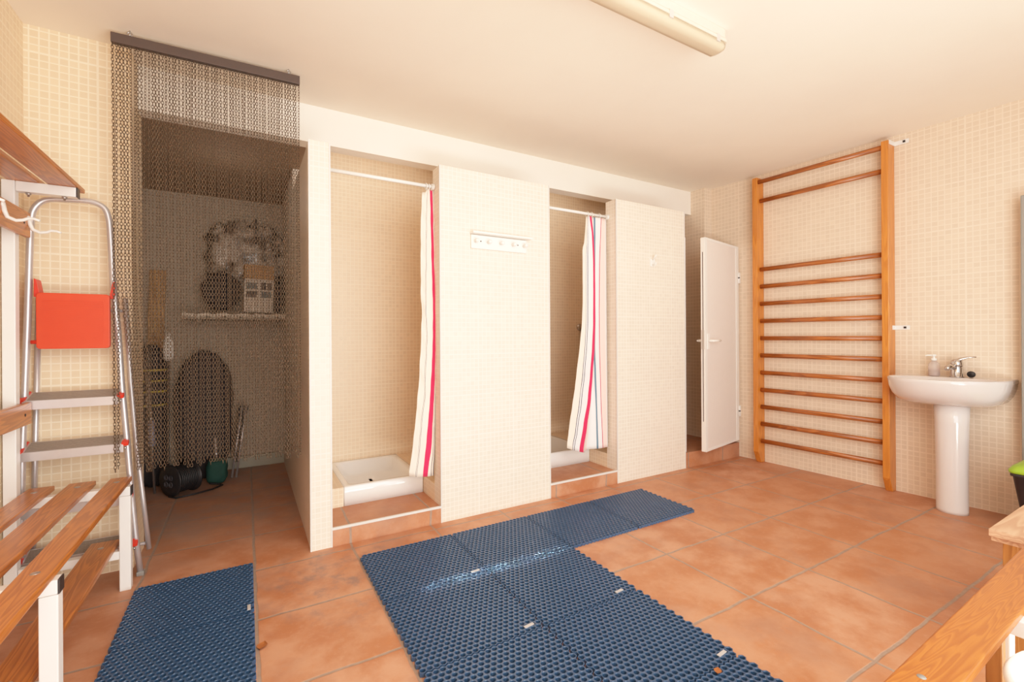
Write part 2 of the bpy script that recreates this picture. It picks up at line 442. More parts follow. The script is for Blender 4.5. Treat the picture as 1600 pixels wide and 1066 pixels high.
# ------------------------------------------------------------------ curtain rods and curtains
def rod(x0, x1, y, z, label):
    t = thing('curtain_rod', ((x0+x1)/2, y, z), label, 'curtain rod', 'white shower curtain rods')
    mb = MB(); mb.tube([(x0+.006, y, z), (x1-.006, y, z)], .0105, 14); build('rod', mb, M['white_paint'], t)
    for x, sg in ((x0, 1), (x1, -1)):
        mb = MB(); mb.tube([(x+sg*.001, y, z), (x+sg*.012, y, z)], .019, 16); build('end_socket', mb, M['white_plastic'], t)
    return t
YC = .09
rod(.389, 1.007, YC, 2.041, 'thin white curtain rod across the left shower opening')
rod(1.805, 2.420, YC, 2.033, 'thin white curtain rod across the right shower opening')

def interp(tab, z):
    if z >= tab[0][0]: return tab[0][1]
    for (z0, a), (z1, b) in zip(tab, tab[1:]):
        if z >= z1:
            f = (z0-z)/(z0-z1); f = f*f*(3-2*f)*.4 + f*.6
            return a+(b-a)*f
    return tab[-1][1]
def stripes_mat(name, stops):
    t = NT(name); a = t.node('ShaderNodeAttribute'); a.attribute_name = 'stripe'
    r = t.node('ShaderNodeValToRGB'); r.color_ramp.interpolation = 'CONSTANT'
    t.L.new(a.outputs['Fac'], r.inputs[0])
    el = r.color_ramp.elements
    el[0].position, el[0].color = 0.0, srgb(*stops[0][1]); el[1].position, el[1].color = stops[1][0], srgb(*stops[1][1])
    for p, c in stops[2:]:
        e = el.new(p); e.color = srgb(*c)
    g = t.node('ShaderNodeTexCoord'); n = t.noise(g.outputs['Object'], 300, 2); t.bump(n, .1, .001)
    return t.out(r.outputs[0], .75, 0, **{'Sheen Weight': .2})
def curtain(cols, ys, ztop, zbot, stops, label, matname, rings_x, rods_z, yoff=0):
    """cols: list of (u, table z->x); ys: list of (table z->y) in the same order."""
    t = thing('shower_curtain', (cols[len(cols)//2][1][-1][1], YC, zbot(0.5) if callable(zbot) else zbot), label, 'shower curtain', 'striped shower curtains')
    nz = 60; vs = []; st = []
    for i in range(nz+1):
        for j, (u, tx) in enumerate(cols):
            zt = ztop(u) if callable(ztop) else ztop; zb = zbot(u) if callable(zbot) else zbot
            z = zt+(zb-zt)*i/nz
            wr = .0012*math.sin(z*31+u*9)+.001*math.sin(z*57+u*23)
            vs.append((interp(tx, z)+wr, YC+interp(ys[j], z)+wr, z)); st.append(u)
    n = len(cols)
    fs = [(i*n+j, i*n+j+1, (i+1)*n+j+1, (i+1)*n+j) for i in range(nz) for j in range(n-1)]
    me = bpy.data.meshes.new('cloth'); off = t.location
    me.from_pydata([tuple(Vector(v)-off) for v in vs], [], fs)
    at = me.attributes.new('stripe', 'FLOAT', 'POINT'); at.data.foreach_set('value', st)
    me.polygons.foreach_set('use_smooth', [True]*len(fs))
    me.materials.append(stripes_mat(matname, stops))
    o = bpy.data.objects.new('cloth', me); COL.objects.link(o); o.parent = t
    s = o.modifiers.new('thick', 'SOLIDIFY'); s.thickness = .0012
    for x in rings_x:
        mb = MB(); mb.tube([(x, YC+.019*math.cos(2*PI*q/16), rods_z-.004+.019*math.sin(2*PI*q/16)) for q in range(16)], .0022, 6, closed=True)
        build('curtain_ring', mb, M['white_plastic'], t)
    return t
CR, NV, PK, BL, WH, RD = (246, 230, 214), (62, 70, 96), (222, 28, 84), (92, 124, 146), (242, 236, 234), (200, 60, 90)
LP = (248, 214, 206)
# pixel-measured drape of the left curtain, expressed as metres in the plane of the rod
F, YAW, ROL, CD, SY, CH = 714.3, math.radians(30.17), math.radians(-.33), 2.589, -8.0, 1.12
def bpY(u, v, y):
    a, b = (u-800)/F, -(v-533-SY)/F
    cr, sr, c, s = math.cos(ROL), math.sin(ROL), math.cos(YAW), math.sin(YAW)
    r, z = a*cr-b*sr, a*sr+b*cr
    d = (r*c+s, -r*s+c, z); k = (y+CD)/d[1]
    return (k*d[0], y, CH+k*z)
def tab(l): return [(bpY(u, v, YC)[2], bpY(u, v, YC)[0]) for u, v in l]
def lerp_tab(A, B, f):
    zs = sorted({z for z, _ in A} | {z for z, _ in B}, reverse=True)
    return [(z, interp(A, z)*(1-f)+interp(B, z)*f) for z in zs]
def dense(keys, n=6):
    """keys: [(u, table, yoffset_top, yoffset_bottom)] -> columns with points in between"""
    cols, ys = [], []
    for (u0, A, p0, q0), (u1, B, p1, q1) in zip(keys, keys[1:]):
        for i in range(n):
            f = i/n; g = f*f*(3-2*f)
            cols.append((u0+(u1-u0)*f, lerp_tab(A, B, f)))
            ys.append([(2.0, p0+(p1-p0)*g), (.3, q0+(q1-q0)*g)])
    cols.append((keys[-1][0], keys[-1][1])); ys.append([(2.0, keys[-1][2]), (.3, keys[-1][3])])
    return cols, ys
L1 = tab([(662, 296), (660, 301), (657.8, 346), (657.6, 411), (657.8, 467), (659.5, 480), (658, 536), (655, 592), (650, 649), (644, 705), (639, 740)])
N1 = tab([(667, 296), (665.5, 345), (664.7, 392), (663.7, 486), (666, 530), (663, 578), (662.5, 620), (656.7, 663), (654, 699), (649, 740)])
E1 = tab([(671.5, 296), (672.6, 345), (674, 411), (675.6, 467), (676, 495), (675, 550), (672, 606), (669, 649), (665, 691), (659.5, 744)])
R1 = tab([(676, 296), (677, 345), (678.4, 411), (680, 467), (680.4, 495), (680, 550), (678.5, 606), (676, 649), (674, 691), (667, 744)])
Q1 = tab([(679.0, 296), (680, 345), (680.5, 467), (681, 550), (681, 606), (680.5, 649), (679.5, 700), (678, 746)])
B1 = tab([(670, 296), (671, 467), (672, 600), (668, 746)])
keys = [(0, L1, .006, .0), (.30, N1, -.006, -.012), (.55, E1, .0, -.01), (.68, R1, .004, -.006), (.82, Q1, .012, .004), (1.0, B1, .045, .04)]
cols, ys = dense(keys, 6)
curtain(cols, ys, lambda u: 2.02 if u > .2 else 2.0, lambda u: .285-.03*u, 
        [(0, CR), (.275, NV), (.29, CR), (.315, NV), (.33, CR), (.55, PK), (.68, CR), (.75, NV), (.765, CR), (.80, NV), (.815, CR)],
        'striped curtain with one broad red stripe, bunched in left shower', 'curtain_red_stripe', (.955, .972, .988), 2.041)
L2 = tab([(917, 340), (914.5, 378), (911.5, 388), (911.6, 470), (910, 507), (906, 545), (899, 603), (889.6, 665), (886, 694)])
N2 = tab([(918.5, 340), (916, 400), (915.5, 500), (914, 531), (910, 582), (904, 632), (898, 675), (893.7, 697)])
E2 = tab([(919.5, 340), (923, 367), (924.8, 410), (925, 451), (924.6, 507), (923, 541), (920, 582), (916, 624), (909, 665), (903, 701)])
R2 = tab([(922, 340), (925.4, 367), (927.2, 410), (928, 451), (928, 500), (927, 541), (924, 582), (921, 624), (915, 665), (909, 702)])
V2 = tab([(926, 340), (926.5, 367), (927, 410), (927.5, 451), (927.5, 500), (925.5, 541), (925, 582), (922, 624), (918, 665), (914, 704)])
W2 = tab([(926.6, 340), (926.8, 367), (926.9, 410), (927.2, 451), (927.3, 500), (926, 541), (926.5, 582), (926, 624), (924, 665), (922, 700)])
S2 = tab([(927, 340), (927.2, 367), (927, 410), (927.4, 451), (927.6, 500), (926.2, 541), (927.8, 593), (930, 644), (931, 700)])
T2 = tab([(929.2, 340), (929.4, 367), (929, 410), (928.6, 451), (929.2, 500), (928.4, 541), (930, 593), (931.6, 644), (933.2, 700)])
A2 = tab([(936.8, 340), (934.3, 414), (933.8, 489), (934.3, 541), (936.5, 624), (939.6, 698)])
D2 = tab([(938, 340), (935.6, 414), (935, 489), (935.5, 541), (937.7, 624), (940.8, 698)])
G2 = tab([(946.5, 340), (947.3, 470), (948.5, 600), (949.3, 700)])
H2 = tab([(940, 340), (941, 470), (942, 600), (943, 700)])
keys = [(0, L2, .012, .0), (.14, N2, .0, -.012), (.30, E2, -.012, -.016), (.38, R2, -.014, -.016), (.46, V2, .006, .0),
        (.50, W2, .012, .01), (.56, S2, .0, -.006), (.61, T2, -.006, -.012), (.76, A2, -.012, -.012), (.79, D2, -.012, -.012), (.93, G2, -.004, -.004), (1.0, H2, .04, .04)]
cols, ys = dense(keys, 5)
curtain(cols, ys, lambda u: 2.014, lambda u: (.30-.12*u if u < .46 else .262),
        [(0, CR), (.125, NV), (.14, WH), (.165, NV), (.18, WH), (.30, PK), (.385, LP), (.42, NV), (.43, LP), (.47, WH), (.565, BL), (.61, WH), (.76, RD), (.788, LP), (.9, WH)],
        'pink and blue striped curtain drawn aside in right shower', 'curtain_multi_stripe', (2.216, 2.255, 2.33, 2.395), 2.033)

# shower valve with its bar on the shower rear wall
t = thing('shower_valve', (2.82, .95, 1.2), 'round chrome shower valve on tiled wall beside the right curtain', 'shower valve')
mb = MB(); Ry = Matrix.Rotation(PI/2, 4, 'X')
mb.lathe([(.0, 0), (.034, 0), (.034, .008), (.024, .014), (.024, .045), (.03, .05), (.03, .07), (.02, .078), (0, .08)], (2.82, .949, 1.2), 24, Ry)
build('valve_body', mb, M['chrome'], t)
mb = MB(); mb.tube([(2.82, .925, 1.18), (2.82, .93, 1.0), (2.82, .935, .6), (2.82, .94, .206)], .006, 8); build('supply_hose', mb, M['steel'], t)

# ------------------------------------------------------------------ coat rack and single hook on the panels
t = thing('coat_rack', (1.41, 0, 1.667), 'white peg rail with narrow shelf on middle tiled panel', 'coat rack')
build('back_plate', MB().box(1.209, 1.611, -.014, -.001, 1.667, 1.752), M['white_plastic'], t, .003)
mb = MB(); mb.box(1.205, 1.637, -.052, -.001, 1.756, 1.768)
build('shelf', mb, M['white_plastic'], t, .002)
for x in (1.235, 1.325, 1.415, 1.505, 1.590):
    mb = MB(); mb.lathe([(0, 0), (.009, 0), (.008, .02), (.013, .032), (.011, .04), (0, .042)], (x, -.014, 1.712), 14, Ry); build('peg', mb, M['white_plastic'], t)
for x in (1.275, 1.545):
    mb = MB(); mb.lathe([(0, 0), (.005, 0), (.004, .002), (0, .003)], (x, -.0135, 1.715), 10, Ry); build('screw', mb, M['black_plastic'], t)
t = thing('wall_hook', (2.80, 0, 1.66), 'small white adhesive hook on right tiled panel', 'hook')
build('hook_plate', MB().box(2.775, 2.83, -.006, -.001, 1.665, 1.725), M['white_plastic'], t, .002)
mb = MB(); mb.tube([(2.8, -.006, 1.72), (2.8, -.03, 1.735), (2.8, -.045, 1.755)], .006, 8)
mb.tube([(2.8, -.006, 1.68), (2.8, -.022, 1.67), (2.8, -.036, 1.675), (2.8, -.042, 1.695)], .005, 8); build('hook_arm', mb, M['white_plastic'], t)

# ------------------------------------------------------------------ wall bars
t = thing('wall_bars', rw(-.66, .05, 0), 'tall wooden wall bars with thirteen rungs on right wall', 'wall bars')
for y in (-.205, -1.122):
    mb = MB()
    prof = [(.002, 0), (.055, 0), (.1, .1), (.1, 2.485), (.002, 2.485)]
    pts = [rw(y-.0215, o_, z) for o_, z in prof]; pts2 = [rw(y+.0215, o_, z) for o_, z in prof]
    n = 5
    mb.add(pts+pts2, [tuple(range(n)), tuple(range(n, 2*n))[::-1]] + [(i, n+i, n+(i+1) % n, (i+1) % n) for i in range(n)])
    build('stile', mb, M['bar_stile'], t, .004)
for i, z in enumerate((2.447, 2.285, 1.687, 1.537, 1.387, 1.237, 1.087, .937, .787, .637, .489, .341, .191)):
    o_ = .078 if i == 0 else .055
    mb = MB()
    mb.tube([rw(-.2265, o_, z), rw(-1.1005, o_, z)], (lambda q: (.0185, .0135)), 12)
    build('rung', mb, M['bar_rung'], t)
for z, o0 in ((2.472, .06), (1.163, .0)):
    mb = MB()
    q0, q1, q2 = rw(-1.145, .09 if o0 else .05, z), rw(-1.145, .004, z), rw(-1.225, .004, z)
    mb.bar(q0, q1, .003, .03); mb.bar(q1, q2, .004, .03)
    build('bracket', mb, M['white_metal'], t, .001)
    mb = MB(); mb.bar(rw(-1.2, .006, z), rw(-1.2, .012, z), .014, .014); build('bracket_bolt', mb, M['black_plastic'], t)
mb = MB(); mb.bar(rw(-.183, .005, 2.462), rw(-.183, .06, 2.462), .003, .03); mb.bar(rw(-.183, .004, 2.462), rw(-.15, .004, 2.462), .004, .03)
build('bracket', mb, M['white_metal'], t, .001)

# ------------------------------------------------------------------ washbasin
SC = -1.452
t = thing('washbasin', rw(SC, .2, 0), 'white ceramic pedestal washbasin on right wall', 'washbasin')
def outline(hw, side, dep, z, shrink=1.0, dmin=.002, n=40):
    R = []
    for i in range(n+1):
        a = PI*i/n
        c, s_ = math.cos(a), math.sin(a)
        e = 2/2.25
        x = hw*math.copysign(abs(c)**e, c); d = side+(dep-side)*abs(s_)**e
        R.append((x*shrink, d))
    R = [(R[0][0], dmin)] + R + [(R[-1][0], dmin)]
    return [rw(SC-x, max(dmin, d), z) for x, d in R]
mb = MB()
mb.loft([outline(.152, .14, .24, .668), outline(.206, .14, .29, .673), outline(.240, .135, .345, .692), outline(.264, .13, .392, .73), outline(.278, .125, .42, .775), outline(.284, .12, .432, .815), outline(.284, .12, .434, .83), outline(.280, .12, .43, .837)], True, False)
def inner(hw, d0, d1, z, n=40):
    R = []
    cd, hd = (d0+d1)/2, (d1-d0)/2
    return [rw(SC-hw*math.copysign(abs(math.cos(2*PI*i/n))**.8, math.cos(2*PI*i/n)), cd+hd*math.copysign(abs(math.sin(2*PI*i/n))**.8, math.sin(2*PI*i/n)), z) for i in range(n)]
bowl = [inner(.250, .125, .405, .837), inner(.238, .132, .395, .82), inner(.21, .145, .37, .75), inner(.13, .18, .32, .715), inner(.03, .23, .28, .71)]
mb.loft(bowl, False, True)
# rim deck joining outer outline to the bowl opening
outer = outline(.280, .12, .43, .837); me_o = len(outer)
bm_pts = outer; inn = bowl[0]
def nearest_fill():
    bm = bmesh.new()
    vo = [bm.verts.new(p) for p in outer]; vi = [bm.verts.new(p) for p in inn]
    e = [bm.edges.new((vo[i], vo[(i+1) % len(vo)])) for i in range(len(vo))] + [bm.edges.new((vi[i], vi[(i+1) % len(vi)])) for i in range(len(vi))]
    bmesh.ops.triangle_fill(bm, use_beauty=True, edges=e, normal=(0, 0, 1))
    bm.verts.index_update()
    vs = [tuple(v.co) for v in bm.verts]; fs = [tuple(v.index for v in f.verts) for f in bm.faces]
    bm.free(); return vs, fs
vs, fs = nearest_fill(); mb.add(vs, fs)
build('basin', mb, M['ceramic_sink'], t)
mb = MB()
c = rw(SC-.04, .2, 0)
mb.lathe([(.077, 0), (.0765, .02), (.076, .2), (.078, .4), (.081, .56), (.085, .672)], c, 32, None, .92, 1.0)
build('pedestal', mb, M['ceramic_sink'], t)
mb = MB()
mb.tube([rw(SC+.06, .05, .665), rw(SC+.05, .05, .56), rw(SC+.03, .004, .52)], .007, 8)
build('supply_pipe', mb, M['steel'], t)
# tap: a thing of its own on the basin deck
tc = Vector(rw(-1.482, .075, .838))
t = thing('mixer_tap', tc, 'chrome single lever mixer tap on washbasin', 'tap')
mb = MB(); mb.lathe([(.036, 0), (.036, .004), (.031, .006), (.030, .062), (.031, .068), (0, .068)], tc, 28)
mb.tube([tc+Vector((-.01, 0, .058)), tc+Vector((-.055, .012, .07)), tc+Vector((-.088, .02, .062)), tc+Vector((-.094, .021, .048))], lambda i: (.014, .018, .015, .013)[i], 12)
build('tap_body', mb, M['chrome'], t)
mb = MB(); mb.lathe([(.030, .069), (.032, .085), (.028, .106), (.016, .117), (0, .119)], tc, 28)
mb.tube([tc+Vector((-.02, .012, .098)), tc+Vector((.006, -.02, .118)), tc+Vector((.014, -.055, .13)), tc+Vector((.018, -.088, .132))], lambda i: ((.010, .018), (.010, .017), (.006, .013), (.004, .008))[i], 12)
build('tap_lever', mb, M['chrome'], t)
pc = Vector(rw(-1.545, .06, .838))
mb = MB(); Rp = Matrix.Rotation(PI/2-.15, 4, 'Y')
mb.lathe([(0, -.006), (.019, -.006), (.021, 0), (.019, .008), (.008, .012), (0, .013)], pc+Vector((0, 0, .0205)), 20, Rp)
tag(build('sink_plug', mb, M['black_rubber']), 'black rubber sink plug leaning beside the tap', 'plug')
sc_ = Vector(rw(-1.372, .075, .838))
t = thing('soap_dispenser', sc_, 'clear pump soap bottle on left of washbasin', 'soap bottle')
mb = MB(); mb.lathe([(0, 0), (.027, 0), (.03, .004), (.03, .07), (.026, .085), (.012, .096), (.012, .102), (0, .102)], sc_, 24); build('bottle', mb, M['bottle'], t)
mb = MB(); mb.lathe([(0, .004), (.025, .004), (.027, .008), (.027, .045), (0, .045)], sc_, 20); build('soap', mb, M['soap'], t)
mb = MB(); mb.lathe([(0, .102), (.014, .102), (.014, .116), (.006, .118), (.005, .13), (.011, .131), (.011, .142), (0, .143)], sc_, 20)
mb.tube([sc_+Vector((0, 0, .137)), sc_+Vector((-.012, .03, .137)), sc_+Vector((-.016, .04, .132))], .0045, 8)
build('pump', mb, M['white_plastic'], t)

# ------------------------------------------------------------------ grey cabinet, bin
t = thing('wall_cabinet', rw(-2.1, .06, .3), 'tall grey metal cabinet at right edge beyond washbasin', 'cabinet')
def rbox(mb, y0, y1, o0, o1, z0, z1):
    b = [rw(y1, o0, z0), rw(y0, o0, z0), rw(y0, o1, z0), rw(y1, o1, z0)]
    return mb.hexa(b, [(x, y, z1) for x, y, z in b])
build('cabinet_body', rbox(MB(), -2.4, -1.768, .002, .105, .0, 1.93), M['grey_metal'], t, .004)
build('cabinet_door', rbox(MB(), -2.37, -1.795, .106, .121, .03, 1.905), M['grey_panel'], t, .004)
mb = MB(); mb.lathe([(0, 0), (.008, 0), (.008, .015), (.014, .02), (.014, .03), (0, .033)], rw(-1.82, .121, 1.06), 16, Matrix.Rotation(-PI/2, 4, 'Y')); build('knob', mb, M['chrome'], t)

bx0, bx1, by0, by1 = 3.53, 3.87, -2.16, -1.80
t = thing('waste_bin', ((bx0+bx1)/2, (by0+by1)/2, 0), 'black plastic bin with green lid below the grey cabinet', 'bin')
def rrect(x0, x1, y0, y1, z, r=.03, n=5):
    R = []
    for cx, cy, a0 in ((x1-r, y1-r, 0), (x0+r, y1-r, 90), (x0+r, y0+r, 180), (x1-r, y0+r, 270)):
        for i in range(n+1):
            a = math.radians(a0+90*i/n); R.append((cx+r*math.cos(a), cy+r*math.sin(a), z))
    return R
def ins(d): return (bx0+d, bx1-d, by0+d, by1-d)
mb = MB(); mb.loft([rrect(*ins(.06), .0), rrect(*ins(.055), .01), rrect(*ins(.012), .352), rrect(*ins(.004), .354), rrect(*ins(.004), .37)]); build('bin_body', mb, M['bin_black'], t)
mb = MB(); mb.loft([rrect(*ins(.0), .371), rrect(*ins(-.002), .385), rrect(*ins(.01), .405, .04), rrect(*ins(.05), .425, .05)]); build('bin_lid', mb, M['green_lid'], t)
lx = bx0+.028
mb = MB(); mb.hexa([(lx+.001, -1.905, .245), (lx+.001, -2.05, .245), (lx-.004, -2.05, .245), (lx-.004, -1.905, .245)], [(lx-.008, -1.905, .325), (lx-.008, -2.05, .325), (lx-.013, -2.05, .325), (lx-.013, -1.905, .325)])
build('bin_label', mb, M['bin_label'], t)
mb = MB()   # pale letter on the label
q = lambda y, z: (lx-.0065-(z-.245)*.11, y, z)
mb.tube([q(-1.915, .275), q(-1.915, .258), q(-1.925, .251), q(-1.94, .251), q(-1.948, .258), q(-1.948, .275)], .003, 6)
build('bin_lettering', mb, M['white_plastic'], t)

# ------------------------------------------------------------------ right bench, boards, crate, white tub
t = thing('wooden_bench', (1.6, -2.21, 0), 'orange varnished plank bench on white legs, bottom right', 'bench')
Rk = Matrix.Translation((2.119, -2.152, 0)) @ Matrix.Rotation(.030, 4, 'Z')
mb = MB(); mb.box(-1.35, .055, -.085, 0, .428, .45, Rk); build('seat_plank', mb, M['bench_wood_x'], t, .005, 3)
for x in (-.50, .0):
    mb = MB(); mb.box(x-.02, x+.022, -.068, -.03, 0, .387, Rk); build('leg', mb, M['white_metal'], t, .003)
    mb = MB(); mb.box(x-.02, x+.022, -.33, -.012, .3875, .4275, Rk); build('cross_arm', mb, M['white_metal'], t, .003)
mb = MB(); c_ = Rk @ Vector((-.985, -.036, .4495)); mb.lathe([(0, 0), (.008, 0), (.007, .0015), (0, .002)], c_, 12); build('bolt', mb, M['grey_metal'], t)
mb = MB(); mb.box(-.55, -.522, -.06, -.03, 0, .4275, Rk); build('brace', mb, M['crate_wood'], t, .003)
t = thing('wooden_crate', (2.44, -2.26, 0), 'brown wooden box under loose boards at right edge', 'crate')
mb = MB()
mb.box(2.262, 2.28, -2.45, -2.072, 0, .40); mb.box(2.60, 2.618, -2.45, -2.072, 0, .40)
mb.box(2.28, 2.60, -2.45, -2.432, 0, .40); mb.box(2.28, 2.60, -2.09, -2.072, 0, .40); mb.box(2.28, 2.60, -2.432, -2.09, 0, .018)
build('crate_side', mb, M['crate_wood'], t, .002)
mb = MB(); mb.box(2.2615, 2.3, -2.11, -2.0715, 0, .41); build('corner_post', mb, M['crate_wood'], t, .002)
def board(x0, x1, y0, y1, z, th, rz, label):
    mb = MB(); R = Matrix.Translation((x0, y1, 0)) @ Matrix.Rotation(rz, 4, 'Z')
    w, d = x1-x0, y1-y0
    poly = [(0, 0), (w, 0), (w, -d), (.06, -d), (.035, -d+.06), (.03, -.2), (.014, -.1), (0, -.085)]
    p3 = [R @ Vector((a, b, 0)) for a, b in poly]
    mb.prism([(p.x, p.y) for p in p3], 'z', z, z+th)
    return tag(build('loose_board', mb, M['board'], None, .0015), label, 'board', 'loose boards on the crate')
board(2.2, 2.72, -2.40, -2.058, .411, .016, .0, 'splintered plywood board lying directly on the wooden box')
board(2.188, 2.70, -2.37, -2.055, .4285, .024, .01, 'topmost splintered board of pile on wooden box')
# white plastic tub close to the camera
t = thing('plastic_tub', (1.36, -2.482, 0), 'white rounded plastic tub at bottom right corner', 'tub')
mb = MB(); mb.lathe([(0, .0), (.145, .0), (.15, .006), (.183, .415), (.196, .425), (.2, .44), (.192, .452), (.178, .44), (.168, .40), (.14, .012), (0, .01)], (1.36, -2.482, 0), 56); build('tub_body', mb, M['white_plastic'], t)

# ------------------------------------------------------------------ locker-room bench with overhead rack on the left
YF, YN = .046, -.86
t = thing('changing_bench', (-.65, -.4, 0), 'wooden slatted changing bench with overhead shelf and hooks, left', 'bench')
def sq(mb, a, b, w=.04): return mb.bar(a, b, w, w, (0, 1, 0) if abs(a[2]-b[2]) > .01 else (0, 0, 1))
for y in (YF, YN):
    mb = MB(); mb.box(-.849, -.809, y-.02, y+.02, 0, 1.764); build('upright', mb, M['white_metal'], t, .003)
    mb = MB(); mb.box(-.489, -.449, y-.02, y+.02, 0, .418); build('leg', mb, M['white_metal'], t, .003)
    mb = MB(); mb.box(-.808, -.4505, y-.02, y+.02, .419, .459); build('seat_arm', mb, M['white_metal'], t, .003)
    mb = MB(); mb.box(-.808, -.4895, y-.018, y+.018, .142, .178); build('lower_arm', mb, M['white_metal'], t, .003)
    mb = MB(); mb.box(-.808, -.6245, y-.02, y+.02, 1.722, 1.7635); build('shelf_arm', mb, M['white_metal'], t, .003)
    for x, z0, z1 in ((-.45, .419, .459), (-.624, 1.722, 1.7635)):
        mb = MB(); mb.box(x, x+.004, y-.019, y+.019, z0, z1); build('end_cap', mb, M['black_plastic'], t, .001)
    for x in (-.775, -.665):
        mb = MB(); mb.lathe([(0, -.016), (.004, -.016), (.004, -.009), (.009, -.008), (.009, -.001), (0, -.001)], (x, y, 1.722), 8); build('bolt', mb, M['steel'], t)
Y0, Y1 = -2.05, .13
def slat(x0, x1, z0, z1, y0=Y0, y1=Y1, sh=0):
    mb = MB(); mb.box(x0, x1, y0, y1+sh, z0, z1); return build('slat', mb, M['bench_wood'], t, .004, 2)
slat(-.538, -.460, .4595, .481); slat(-.677, -.586, .4595, .481); slat(-.806, -.722, .4595, .481)
slat(-.606, -.505, .1785, .2)
slat(-.715, -.618, 1.764, 1.784); slat(-.836, -.738, 1.764, 1.784)
o = slat(-.808, -.788, 1.547, 1.652, Y0, .112); o.name = 'hook_board'
o = slat(-.808, -.788, .76, .852, Y0, .112); o.name = 'back_rest'
for x, z, ys_ in ((-.50, .481, (YF, -.86)), (-.63, .481, (YF, -.86)), (-.764, .481, (YF, -.86)), (-.555, .2, (YF, -.86))):
    for y in ys_:
        mb = MB(); mb.lathe([(0, 0), (.012, 0), (.01, .0015), (0, .003)], (x, y, z-.0005), 12); build('bolt_head', mb, M['steel'], t)
for z in (1.6, .805):
    for y in (YF, -.86):
        mb = MB(); mb.lathe([(0, 0), (.007, 0), (.006, .002), (0, .003)], (-.7885, y, z), 10, Matrix.Rotation(PI/2, 4, 'Y')); build('bolt_head', mb, M['black_plastic'], t)
for y in (.085, -.15, -.45, -.75, -1.05):
    mb = MB(); x = -.786
    mb.tube([(x-.001, y, 1.632), (x+.004, y, 1.6), (x+.012, y, 1.578), (x+.035, y, 1.568), (x+.055, y, 1.572), (x+.068, y, 1.58), (x+.085, y, 1.58), (x+.1, y, 1.574)], lambda i: (.0075, .0075, .007, .0062, .0058, .0055, .005, .0045)[i], 10)
    mb.lathe([(0, 0), (.011, 0), (.01, .004), (0, .006)], (x-.002, y, 1.625), 14, Matrix.Rotation(PI/2, 4, 'Y'))
    build('coat_hook', mb, M['white_plastic'], t)

# ------------------------------------------------------------------ step ladder
t = thing('step_ladder', (-.65, .17, 0), 'aluminium step ladder with red folded platform against back wall', 'step ladder')
YL = .165
def hoop(pts, k=6):
    out = []
    P = [Vector((x, YL, z)) for x, z in pts]
    for i in range(len(P)-1):
        p0, p1, p2, p3 = P[max(i-1, 0)], P[i], P[i+1], P[min(i+2, len(P)-1)]
        for j in range(k):
            f = j/k
            out.append(.5*((2*p1)+(p2-p0)*f+(2*p0-5*p1+4*p2-p3)*f*f+(3*p1-p0-3*p2+p3)*f**3))
    return out + [P[-1]]
LR = [(-.839, 0), (-.837, .40), (-.834, .64), (-.825, .89), (-.815, 1.2), (-.808, 1.48)]
RR = [(-.532, 1.384), (-.514, 1.146), (-.502, .891), (-.484, .634), (-.469, .376), (-.454, .17), (-.437, 0)]
mb = MB()
path = [Vector((x, YL, z)) for x, z in LR[:-1]] + hoop([LR[-1], (-.803, 1.62), (-.792, 1.685), (-.755, 1.727), (-.68, 1.738), (-.61, 1.741), (-.565, 1.722), (-.547, 1.68), (-.54, 1.6), RR[0]]) + [Vector((x, YL, z)) for x, z in RR[1:]]
mb.tube(path, lambda i: (.0125, .013), 12)
build('front_frame', mb, M['alu'], t)
mb = MB()
mb.tube([(-.80, .238, 1.30), (-.815, .238, .6), (-.826, .238, .05)], .0105, 10)
build('rear_leg', mb, M['alu'], t)
mb = MB(); mb.tube([(-.50, .238, 1.31), (-.482, .238, .905), (-.462, .238, .6), (-.44, .238, .356), (-.416, .238, .09)], .0105, 10)
build('rear_leg', mb, M['alu'], t)
for z, w in ((1.25, (-.79, -.51)), (.12, (-.815, -.43))):
    mb = MB(); mb.tube([(w[0], .238, z), (w[1], .238, z)], .008, 8); build('rear_brace', mb, M['alu'], t)
def railx(tb, z):
    q = sorted(tb)
    q = [(zz, x) for x, zz in tb]; q.sort(reverse=True); return interp(q, z)
for z in (.853, .634, .392, .164):
    x0, x1 = railx(LR, z)+.006, railx(RR, z)-.006
    T = Matrix.Translation((0, .119, z)) @ Matrix.Rotation(math.radians(19), 4, 'X')
    mb = MB(); mb.box(x0, x1, .006, .094, -.006, 0, T); mb.box(x0, x1, .116, .1225, z-.036, z+.003); mb.box(x0, x1, .088, .094, -.024, -.005, T)
    s_ = build('step', mb, M['alu'], t, .001)
    mb = MB()
    for k in range(9): mb.box(x0+.012, x1-.012, .009+k*.0088, .0145+k*.0088, .0002, .0024, T)
    build('tread', mb, M['alu_tread'], s_)
    for x, sg in ((x0, -1), (x1, 1)):
        mb = MB(); mb.box(min(x-sg*.006, x+sg*.018), max(x-sg*.006, x+sg*.018), -.003, .022, -.008, .009, T); mb.box(min(x-sg*.004, x+sg*.004), max(x-sg*.004, x+sg*.004), .022, .095, -.008, .005, T)
        build('step_cap', mb, M['red_cap'], s_, .001)
        mb = MB(); mb.lathe([(0, 0), (.005, 0), (.004, .002), (0, .003)], T @ Vector((x+sg*.006, -.001, -.02)), 10, Ry); build('rivet', mb, M['steel'], s_)
mb = MB(); mb.loft([[(x, y, z) for x, _, z in [(p[0], 0, p[1]) for p in rrect(-.778, -.536, 1.075, 1.318, 0, .014)]] for y in (.147, .128, .125)], True, True, False)
pf = build('platform', mb, M['red_plastic'], t, .003)
mb = MB()
for k in range(22): mb.box(-.757, -.557, .1225, .1255, 1.10+k*.0088, 1.1045+k*.0088)
build('platform_grip', mb, M['red_plastic'], pf)
